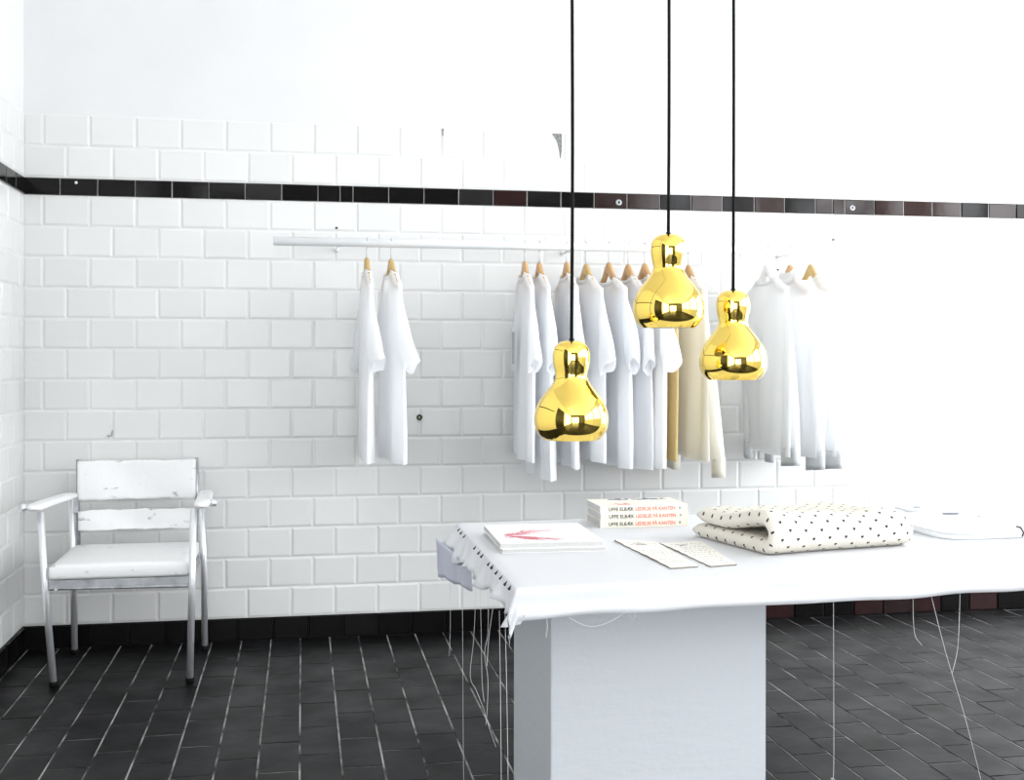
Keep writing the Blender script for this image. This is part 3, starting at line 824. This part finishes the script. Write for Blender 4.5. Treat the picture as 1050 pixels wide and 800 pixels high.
# loose threads
def thread(pts, r=.0005):
    bm = bmesh.new(); P = [Vector(p) - Vector((ox, oy, HT)) for p in pts]
    # gentle curve through the points
    Q = []
    for i in range(len(P) - 1):
        p0, p1, p2, p3 = P[max(i - 1, 0)], P[i], P[i + 1], P[min(i + 2, len(P) - 1)]
        for k in range(6):
            t = k / 6
            Q.append(.5 * ((2 * p1) + (p2 - p0) * t + (2 * p0 - 5 * p1 + 4 * p2 - p3) * t * t + (3 * p1 - p0 - 3 * p2 + p3) * t ** 3))
    Q.append(P[-1])
    tube(bm, Q, r, 5); build('thread', bm, M['thread'], cl, True)
TH = [
 [(1.492, -2.2, .690), (1.494, -2.2, .45), (1.496, -2.2, .20), (1.50, -2.2, .012)],
 [(1.498, -2.70, .690), (1.502, -2.70, .4), (1.503, -2.70, .05)],
 [(1.506, -2.72, .690), (1.512, -2.72, .4), (1.514, -2.72, .04)],
 [(1.500, -2.38, .690), (1.494, -2.38, .56), (1.486, -2.38, .475), (1.500, -2.38, .44), (1.516, -2.38, .40), (1.528, -2.38, .36), (1.545, -2.38, .31)],
 [(1.505, -2.40, .690), (1.508, -2.40, .56), (1.510, -2.40, .465), (1.515, -2.40, .42)],
 [(1.508, -2.50, .690), (1.507, -2.50, .60), (1.500, -2.50, .555), (1.507, -2.50, .50), (1.506, -2.50, .44), (1.503, -2.50, .40)],
 [(1.500, -2.62, .690), (1.490, -2.62, .62), (1.486, -2.62, .56)],
 [(1.487, -2.0, .645), (1.489, -2.0, .50), (1.486, -2.0, .42)],
 [(2.193, -2.728, .700), (2.194, -2.728, .50), (2.194, -2.728, .337), (2.188, -2.728, .325), (2.197, -2.728, .318), (2.192, -2.728, .28)],
 [(2.419, -2.712, .700), (2.455, -2.712, .57), (2.500, -2.712, .43), (2.537, -2.712, .296), (2.545, -2.712, .26)],
 [(2.379, -2.714, .700), (2.380, -2.714, .64), (2.385, -2.714, .605), (2.400, -2.714, .586)],
 [(2.493, -2.705, .700), (2.491, -2.705, .63), (2.487, -2.705, .57), (2.475, -2.705, .521)],
 [(1.62, -2.784, .690), (1.66, -2.784, .672), (1.70, -2.782, .678), (1.74, -2.780, .700)],
 [(1.575, -2.786, .690), (1.577, -2.786, .675), (1.574, -2.786, .655)],
 [(1.742, -2.776, .700), (1.745, -2.776, .684), (1.752, -2.776, .680), (1.757, -2.776, .698)],
]
for pts in TH: thread(pts)

# ------------------------------------------------------------------ pendant lamps
PROF = [(.0001, .205), (.012, .2048), (.020, .2035), (.028, .199), (.0345, .192), (.0378, .182), (.0388, .170), (.0376, .156), (.0350, .144), (.0332, .136),
        (.0335, .129), (.0372, .120), (.0445, .109), (.0545, .097), (.0640, .084), (.0715, .070), (.0762, .055), (.0775, .041), (.0762, .028), (.0720, .016), (.0650, .007), (.0575, .0)]
def smooth_prof(p, n=4):
    out = []
    for i in range(len(p) - 1):
        p0, p1, p2, p3 = p[max(i - 1, 0)], p[i], p[i + 1], p[min(i + 2, len(p) - 1)]
        for k in range(n):
            t = k / n
            out.append(tuple(.5 * (2 * b + (c - a) * t + (2 * a - 5 * b + 4 * c - d) * t * t + (3 * b - a - 3 * c + d) * t ** 3) for a, b, c, d in zip(p0, p1, p2, p3)))
    out.append(p[-1]); return [(max(r, .0001), z) for r, z in out]
def lamp(x, y, z0, label, sway):
    t = thing('pendant_lamp', label, 'lamp', (x, y, z0), 0, 'gold pendant lamps')
    bm = bmesh.new(); pr = smooth_prof(PROF)
    inner = [(max(r - .0022, .0001), z - (.002 if z > .19 else 0)) for r, z in reversed(pr)]
    inner[0] = (pr[-1][0] - .0018, 0)
    lathe(bm, pr, 96)
    sh = build('shade', bm, M['gold'], t, True)
    bm = bmesh.new(); lathe(bm, [(pr[-1][0], 0)] + inner, 64)
    build('inner_lining', bm, M['inner'], sh, True)
    bm = bmesh.new(); lathe(bm, [(.0001, .052), (.016, .055), (.026, .066), (.029, .080), (.026, .094), (.016, .110), (.013, .125), (.013, .150), (.0001, .150)], 24)
    build('bulb', bm, M['inner'], t, True)
    bm = bmesh.new(); lathe(bm, [(.0055, .2035), (.0055, .208), (.0038, .210), (.0001, .210)], 20)
    build('cord_grip', bm, M['cord'], t, True)
    n = 16; H_ = ZC - z0
    bm = bmesh.new()
    tube(bm, [(sway * math.sin(k / n * 9) * (.4 if k < 12 else .0) * (0 if k == 0 else 1), 0, .208 + (H_ - .208) * k / n) for k in range(n + 1)], .0036, 10)
    build('cord', bm, M['cord'], t, True)
    bm = bmesh.new(); lathe(bm, [(.045, H_), (.045, H_ - .012), (.012, H_ - .03), (.0001, H_ - .031)], 24)
    build('ceiling_rose', bm, M['gold'], t, True)
lamp(1.663, -2.618, 1.022, 'gold pendant lamp hanging lowest, the left one of the three', .004)
lamp(1.902, -2.526, 1.257, 'gold pendant lamp hanging highest, the middle one of the three', .003)
lamp(2.089, -2.429, 1.141, 'gold pendant lamp at middle height, the right one of the three', .002)

# ------------------------------------------------------------------ things on the table
TZ = HT + .0002
# stacked white magazines
def slab(bm, w, d, h, bev=.0015): box(bm, 0, w, 0, d, 0, h, bev)
def magazine(loc, rz, w, d, h, label, drawing):
    t = thing('magazine', label, 'magazine', loc, rz, 'white magazines on the table')
    bm = bmesh.new(); box(bm, .001, w - .001, .0015, d - .001, .0012, h - .0012); build('pages', bm, M['pages'], t)
    bm = bmesh.new(); box(bm, 0, w, 0, d, 0, .0012); box(bm, 0, w, 0, d, h - .0012, h); box(bm, w - .0012, w, 0, d, .0012, h - .0012)
    build('cover', bm, M['cover_white'], t)
    if drawing:
        bm = bmesh.new(); zz = h + .0001; rr = random.Random(4)
        for k in range(44):
            base = rr.random()
            x0 = .030 + rr.uniform(-.006, .01); x1 = x0 + rr.uniform(.045, .12)
            up = 1 if rr.random() < .5 else -1
            pts = []
            for q in range(9):
                s = q / 8
                pts.append((x0 + (x1 - x0) * s, d * .36 + up * (.012 + .055 * s ** 1.4) + .010 * math.sin(6 * s + base * 9) + rr.uniform(-.004, .004), zz))
            tube(bm, pts, rr.uniform(.0005, .0014), 4)
        bmesh.ops.scale(bm, vec=(1, 1, .3), space=Matrix.Translation((0, 0, -zz)), verts=bm.verts)
        build('cover_drawing', bm, M['pink_ink'], t)
    return t
magazine((1.556, -2.396, TZ), R(-2), .240, .292, .010, 'lower white magazine of the pair at the left of the table, cover hidden', False)
magazine((1.552, -2.394, TZ + .0103), R(-1.2), .240, .285, .0125, 'upper white magazine with a red line drawing on its cover', True)

# three books with printed spines
def book(z, h, dx, rz, label, top):
    t = thing('book', label, 'book', (1.868 + dx, -2.070, z), rz, 'stacked ivory paperbacks on the table')
    w, d = .236, .140
    bm = bmesh.new(); box(bm, .0015, w - .0015, .0012, d - .002, .001, h - .001); build('pages', bm, M['pages'], t)
    bm = bmesh.new(); box(bm, 0, w, 0, d, 0, .001); box(bm, 0, w, 0, d, h - .001, h); box(bm, 0, w, -.0006, .0012, .0008, h - .0008, .0003)
    build('cover', bm, M['cover'], t)
    sz = .0125
    def put(txt, x0, width, m, nm):
        me, wd = text_mesh(txt, sz, .02)
        s = width / wd
        me.transform(Matrix.Translation((x0, -.0008, h / 2 - sz * .34)) @ Matrix.Rotation(R(90), 4, 'X') @ Matrix.Diagonal((s, 1, 1, 1)))
        o = link(nm, me, m, t); return o
    put('UFFE ELB\u00c6K', .022, .068, M['ink'], 'spine_author')
    put('LEDELSE P\u00c5 KANTEN', .094, .108, M['red_ink'], 'spine_title')
    bm = bmesh.new(); box(bm, .212, .217, -.0009, -.0004, h * .35, h * .68); build('spine_mark', bm, M['grey_ink'], t)
    if top:
        bm = bmesh.new(); rr = random.Random(9)
        for k in range(40):
            x = .04 + rr.random() * .165; y = .118 + rr.uniform(-.012, .016); s = rr.uniform(.004, .013)
            box(bm, x, x + s * 1.8, y, y + s * .6, h, h + .0002 + .00001 * k)
        build('cover_picture', bm, M['blue_ink'], t)
        bm = bmesh.new()
        for k in range(7):
            x = .040 + k * .004
            tube(bm, [(x, .020 + .014 * math.sin(k * 2.1), h + .0001), (x + .012, .03 + .01 * math.cos(k), h + .0001), (x + .024, .018, h + .0001)], .0006, 4)
        build('cover_drawing', bm, M['red_ink'], t)
    return t
book(TZ, .0200, 0, R(.6), 'ivory paperback at the bottom of the stack of three', False)
book(TZ + .0202, .0185, .001, R(.0), 'ivory paperback in the middle of the stack of three', False)
book(TZ + .0389, .0185, .000, R(.8), 'ivory paperback with a dark cover picture on top of the stack of three', True)

# two printed cards
def card(c, label, seed, th):
    """c: four corners (far-left, near-left, near-right, far-right)"""
    t = thing('printed_card', label, 'card', (c[1][0], c[1][1], TZ), 0, 'cream printed cards on the table')
    P = [Vector((x - c[1][0], y - c[1][1], 0)) for x, y in c]
    def at(u, v): return (P[1].lerp(P[2], u)).lerp(P[0].lerp(P[3], u), v)
    bm = bmesh.new(); rr = random.Random(seed)
    def top(u, v): 
        p = at(u, v); p.z = th + .0006 * math.sin(v * 9 + seed) + .0006; p.x += .0012 * math.sin(v * 40 + seed) * (1 - u); return p
    def bot(u, v):
        p = top(u, v).copy(); p.z = 0.0; return p
    T = grid(bm, top, 8, 24); B = grid(bm, bot, 8, 24)
    nu, nv = 8, 24
    for j in range(nv - 1):
        bm.faces.new((T[j][0], T[j + 1][0], B[j + 1][0], B[j][0])).material_index = 1
        bm.faces.new((T[j][-1], B[j][-1], B[j + 1][-1], T[j + 1][-1])).material_index = 1
    for i in range(nu - 1):
        bm.faces.new((T[0][i], B[0][i], B[0][i + 1], T[0][i + 1])).material_index = 1
        bm.faces.new((T[-1][i], T[-1][i + 1], B[-1][i + 1], B[-1][i])).material_index = 1
    build('sheet', bm, [M['card'], M['card_edge']], t)
    def stroke(bm, u0, v0, u1, v1, r=.0007):
        a, b = top(u0, v0), top(u1, v1); a.z += .0002; b.z += .0002
        tube(bm, [a, (a + b) / 2 + Vector((rr.uniform(-.002, .002), rr.uniform(-.002, .002), 0)), b], r, 4)
    for row in range(11):
        v = .90 - row * .08
        if rr.random() < .2: continue
        u = .12 + rr.random() * .12
        bm = bmesh.new()
        while u < .86:
            w = rr.uniform(.03, .10)
            stroke(bm, u, v + rr.uniform(-.006, .006), u + w, v + rr.uniform(-.006, .006), rr.uniform(.0003, .0007)); u += w + rr.uniform(.03, .06)
        build('text_line', bm, M['grey_ink'], t)
    bm = bmesh.new()
    for k in range(6):      # a little sketch near the far end
        stroke(bm, .35 + rr.uniform(-.1, .2), .82 + rr.uniform(-.05, .05), .45 + rr.uniform(-.1, .2), .86 + rr.uniform(-.05, .05), .0005)
    build('sketch', bm, M['grey_ink'], t)
card([(1.850, -2.271), (1.871, -2.644), (1.934, -2.633), (1.940, -2.318)], 'cream printed card with a dark frayed left edge, the left one of two', 11, .0030)
card([(1.946, -2.330), (1.960, -2.638), (2.023, -2.625), (2.052, -2.318)], 'cream printed card lying nearer the folded heart-patterned blanket', 15, .0022)

# folded knitted blanket with hearts: one thick sheet folded over, the fold towards the room
bl = thing('folded_blanket', 'folded cream knitted blanket with small dark hearts on the table', 'blanket', (2.135, -2.560, TZ), R(13))
HTK = .0175
path = []
D_ = .335
for k in range(26): path.append((D_ - (D_ - .055) * k / 25, HTK))
for k in range(1, 16):
    g = PI * k / 16; path.append((.055 - .040 * math.sin(g) ** .8, .0445 - .027 * math.cos(g)))
for k in range(26): path.append((.055 + (D_ - .020 - .055) * k / 25, .0715 - .017 * min(1, (k / 14)) ** .8))
NP = len(path)
arc = [0]
def outer_pt(i):
    a = path[max(i - 1, 0)]; b = path[min(i + 1, NP - 1)]; tx, tz = b[0] - a[0], b[1] - a[1]; l = math.hypot(tx, tz)
    return path[i][0] - tz / l * HTK, path[i][1] + tx / l * HTK
for i in range(NP - 1):
    a, b = outer_pt(i), outer_pt(i + 1); arc.append(arc[-1] + math.hypot(b[0] - a[0], b[1] - a[1]))
LX = .415
stx = [0, .004, .012, .024] + [.024 + (LX - .048) * i / 30 for i in range(1, 31)] + [LX - .012, LX - .004, LX]
sth = [.35, .7, .93, 1.0] + [1.0] * 30 + [.93, .7, .35]
bm = bmesh.new(); uvl = bm.loops.layers.uv.new('UVMap'); uvd = {}
rows = []
rr = random.Random(2)
for x, k in zip(stx, sth):
    A, B = [], []
    fx = x / LX
    for i, (y, z) in enumerate(path):
        a = path[max(i - 1, 0)]; b = path[min(i + 1, NP - 1)]
        tx, tz = b[0] - a[0], b[1] - a[1]; l = math.hypot(tx, tz); nx, nz = -tz / l, tx / l       # outer normal is (-n)
        endk = min(1, .45 + i * .4, .45 + (NP - 1 - i) * .4)
        h = HTK * k * endk
        up = max(0, z - HTK) / .054
        # soft lumps; the mouth of the fold gapes at the left end and closes to the right
        lump = (.004 * math.sin(fx * 7 + .5) + .003 * math.sin(fx * 17 + y * 20)) * up
        gape = .010 * (1 - min(1, fx / .35)) ** 1.5 * up * math.exp(-((y - .10) / .07) ** 2)
        sag = -.010 * up * max(0, (fx - .75) / .25) ** 2
        zz = z + lump + gape + sag
        yy = y + .006 * math.sin(fx * 5) * (1 - y / D_)
        xo = x + (.035 * max(0, 1 - y / .12) ** 2 * (-1 if fx > .5 else 0) * max(0, (fx - .8) / .2) ** 2)
        va = bm.verts.new((xo, yy + nx * h, max(zz + nz * h, .0))); vb = bm.verts.new((xo, yy - nx * h, max(zz - nz * h, .0)))
        uvd[va] = (x, arc[i]); uvd[vb] = (x + .013, arc[i]); A.append(va); B.append(vb)
    rows.append((A, B))
for (A, B), (A2, B2) in zip(rows, rows[1:]):
    for i in range(NP - 1):
        bm.faces.new((A[i], A[i + 1], A2[i + 1], A2[i])); bm.faces.new((B[i], B2[i], B2[i + 1], B[i + 1]))
    bm.faces.new((A[0], A2[0], B2[0], B[0])); bm.faces.new((A[-1], B[-1], B2[-1], A2[-1]))
for A, B in (rows[0], rows[-1]):
    for i in range(NP - 1): bm.faces.new((A[i], B[i], B[i + 1], A[i + 1]))
for f in bm.faces:
    for lp in f.loops: lp[uvl].uv = uvd[lp.vert]
build('knit_sheet', bm, M['hearts'], bl, True)

# folded white shirts at the right end
def folded(loc, rz, w, d, layers, label, seed):
    t = thing('folded_shirt', label, 'folded shirt', loc, rz, 'folded white shirts on the table')
    z = 0
    for q, th in enumerate(layers):
        rr = random.Random(seed + q); p = [rr.uniform(0, 6) for _ in range(5)]
        iw, idp = w * (1 - .03 * q), d * (1 - .04 * q)
        bm = bmesh.new()
        def f(u, v, z=z, th=th):
            g = 2 * PI * u; c, s = math.cos(g), math.sin(g)
            rx = iw / 2 * math.copysign(abs(c) ** .38, c); ry = idp / 2 * math.copysign(abs(s) ** .38, s)
            k = v * 4                       # 0 bottom centre .. bottom rim .. top rim .. top centre
            if k < 1: sc, zz = .92 * k, 0
            elif k < 2: a = (k - 1) * PI / 2; sc, zz = .92 + .08 * math.sin(a), th / 2 * (1 - math.cos(a))
            elif k < 3: a = (k - 2) * PI / 2; sc, zz = 1 - .08 * (1 - math.cos(a)), th / 2 + th / 2 * math.sin(a)
            else: sc, zz = .92 * (4 - k), th
            wob = 1 + .018 * math.sin(3 * g + p[0]) + .010 * math.sin(7 * g + p[1])
            up = .0022 * math.sin(rx * sc * 28 + p[2]) * math.sin(ry * sc * 25 + p[3]) if k > 2.5 else 0
            return (rx * sc * wob, ry * sc * wob, z + zz + up)
        vs = grid(bm, f, 64, 25, closed_u=True)
        bmesh.ops.remove_doubles(bm, verts=bm.verts, dist=.00005)
        build('folded_layer', bm, M['sheer' if q % 2 else 'cotton'], t, True)
        z += th
    return t, z
t, z = folded((2.800, -2.245, TZ), R(3), .33, .32, (.012, .014), 'folded white shirt at the right edge of the table with a dark neck label', 61)
def lens(bm, cx_, cy_, z, a, b, rot, th=.0012):
    lo, hi = [], []
    for k in range(20):
        g = 2 * PI * k / 20; x, y = a * math.cos(g), b * math.sin(g) * (1 if math.sin(g) > 0 else .35)
        x, y = x * math.cos(rot) - y * math.sin(rot), x * math.sin(rot) + y * math.cos(rot)
        lo.append(bm.verts.new((cx_ + x, cy_ + y, z - th))); hi.append(bm.verts.new((cx_ + x, cy_ + y, z + th)))
    bm.faces.new(hi); bm.faces.new(list(reversed(lo)))
    for k in range(20): bm.faces.new((lo[k], lo[(k + 1) % 20], hi[(k + 1) % 20], hi[k]))
def neckline(t, cx_, cy_, z, a, b, rot):
    bm = bmesh.new(); pts = [(cx_ + a * math.cos(2 * PI * k / 24) * math.cos(rot) - b * math.sin(2 * PI * k / 24) * math.sin(rot),
                              cy_ + a * math.cos(2 * PI * k / 24) * math.sin(rot) + b * math.sin(2 * PI * k / 24) * math.cos(rot), z) for k in range(25)]
    tube(bm, pts, .0035, 8, cap=False); build('neckband', bm, M['cotton'], t, True)
neckline(t, .012, .05, z + .001, .055, .075, 0)
bm = bmesh.new(); lens(bm, .008, .092, z + .0012, .024, .018, R(2)); o = build('neck_label', bm, M['blue_ink'], t); o['label'] = 'dark slate neck label'
bm = bmesh.new(); box(bm, .046, .058, .028, .040, z, z + .0016, .0003); build('size_tag', bm, M['grey_ink'], t)
bm = bmesh.new(); tube(bm, [(.032, -.164, .006), (.034, -.166, .016), (.030, -.160, .027), (.026, -.150, .0285)], .0022, 6); build('tag_loop', bm, M['ink'], t, True)
t, z = folded((2.95, -1.925, TZ), R(5), .34, .15, (.008, .008), 'folded white shirt lying behind the other folded shirt, at the back edge of the table', 71)
bm = bmesh.new(); lens(bm, -.13, -.015, z + .0012, .014, .012, R(20)); o = build('neck_label', bm, M['blue_ink'], t); o['label'] = 'dark neck label'

# ------------------------------------------------------------------ light, camera, colour
w = bpy.data.worlds.new('daylight'); SC.world = w; w.use_nodes = True
nt = w.node_tree; bg = nt.nodes['Background']
bg.inputs['Color'].default_value = (.94, .97, 1.0, 1); bg.inputs['Strength'].default_value = 3.0

cam = bpy.data.cameras.new('camera'); co = bpy.data.objects.new('camera', cam); COL.objects.link(co)
F, CY, YAW, ROLL = 1187.5026, 362.6773, .1789, .0016
cam.sensor_fit = 'HORIZONTAL'; cam.sensor_width = 36.0; cam.lens = F / 1050 * 36
cam.shift_y = (CY - 400) / 1050
co.location = (1.1133, -4.9635, 1.2)
co.rotation_mode = 'XYZ'
mr = Matrix.Rotation(-YAW, 4, 'Z') @ Matrix.Rotation(R(90), 4, 'X') @ Matrix.Rotation(ROLL, 4, 'Z')
co.rotation_euler = mr.to_euler('XYZ')
cam.clip_start = .05
SC.camera = co

SC.view_settings.view_transform = 'Standard'; SC.view_settings.look = 'None'
SC.view_settings.gamma = 1.0; SC.view_settings.use_curve_mapping = False
SC.view_settings.exposure = 1.75
cy = SC.cycles
cy.max_bounces = 12; cy.diffuse_bounces = 10; cy.glossy_bounces = 6; cy.transmission_bounces = 6; cy.transparent_max_bounces = 8
cy.use_denoising = True
cy.sample_clamp_indirect = 20.0
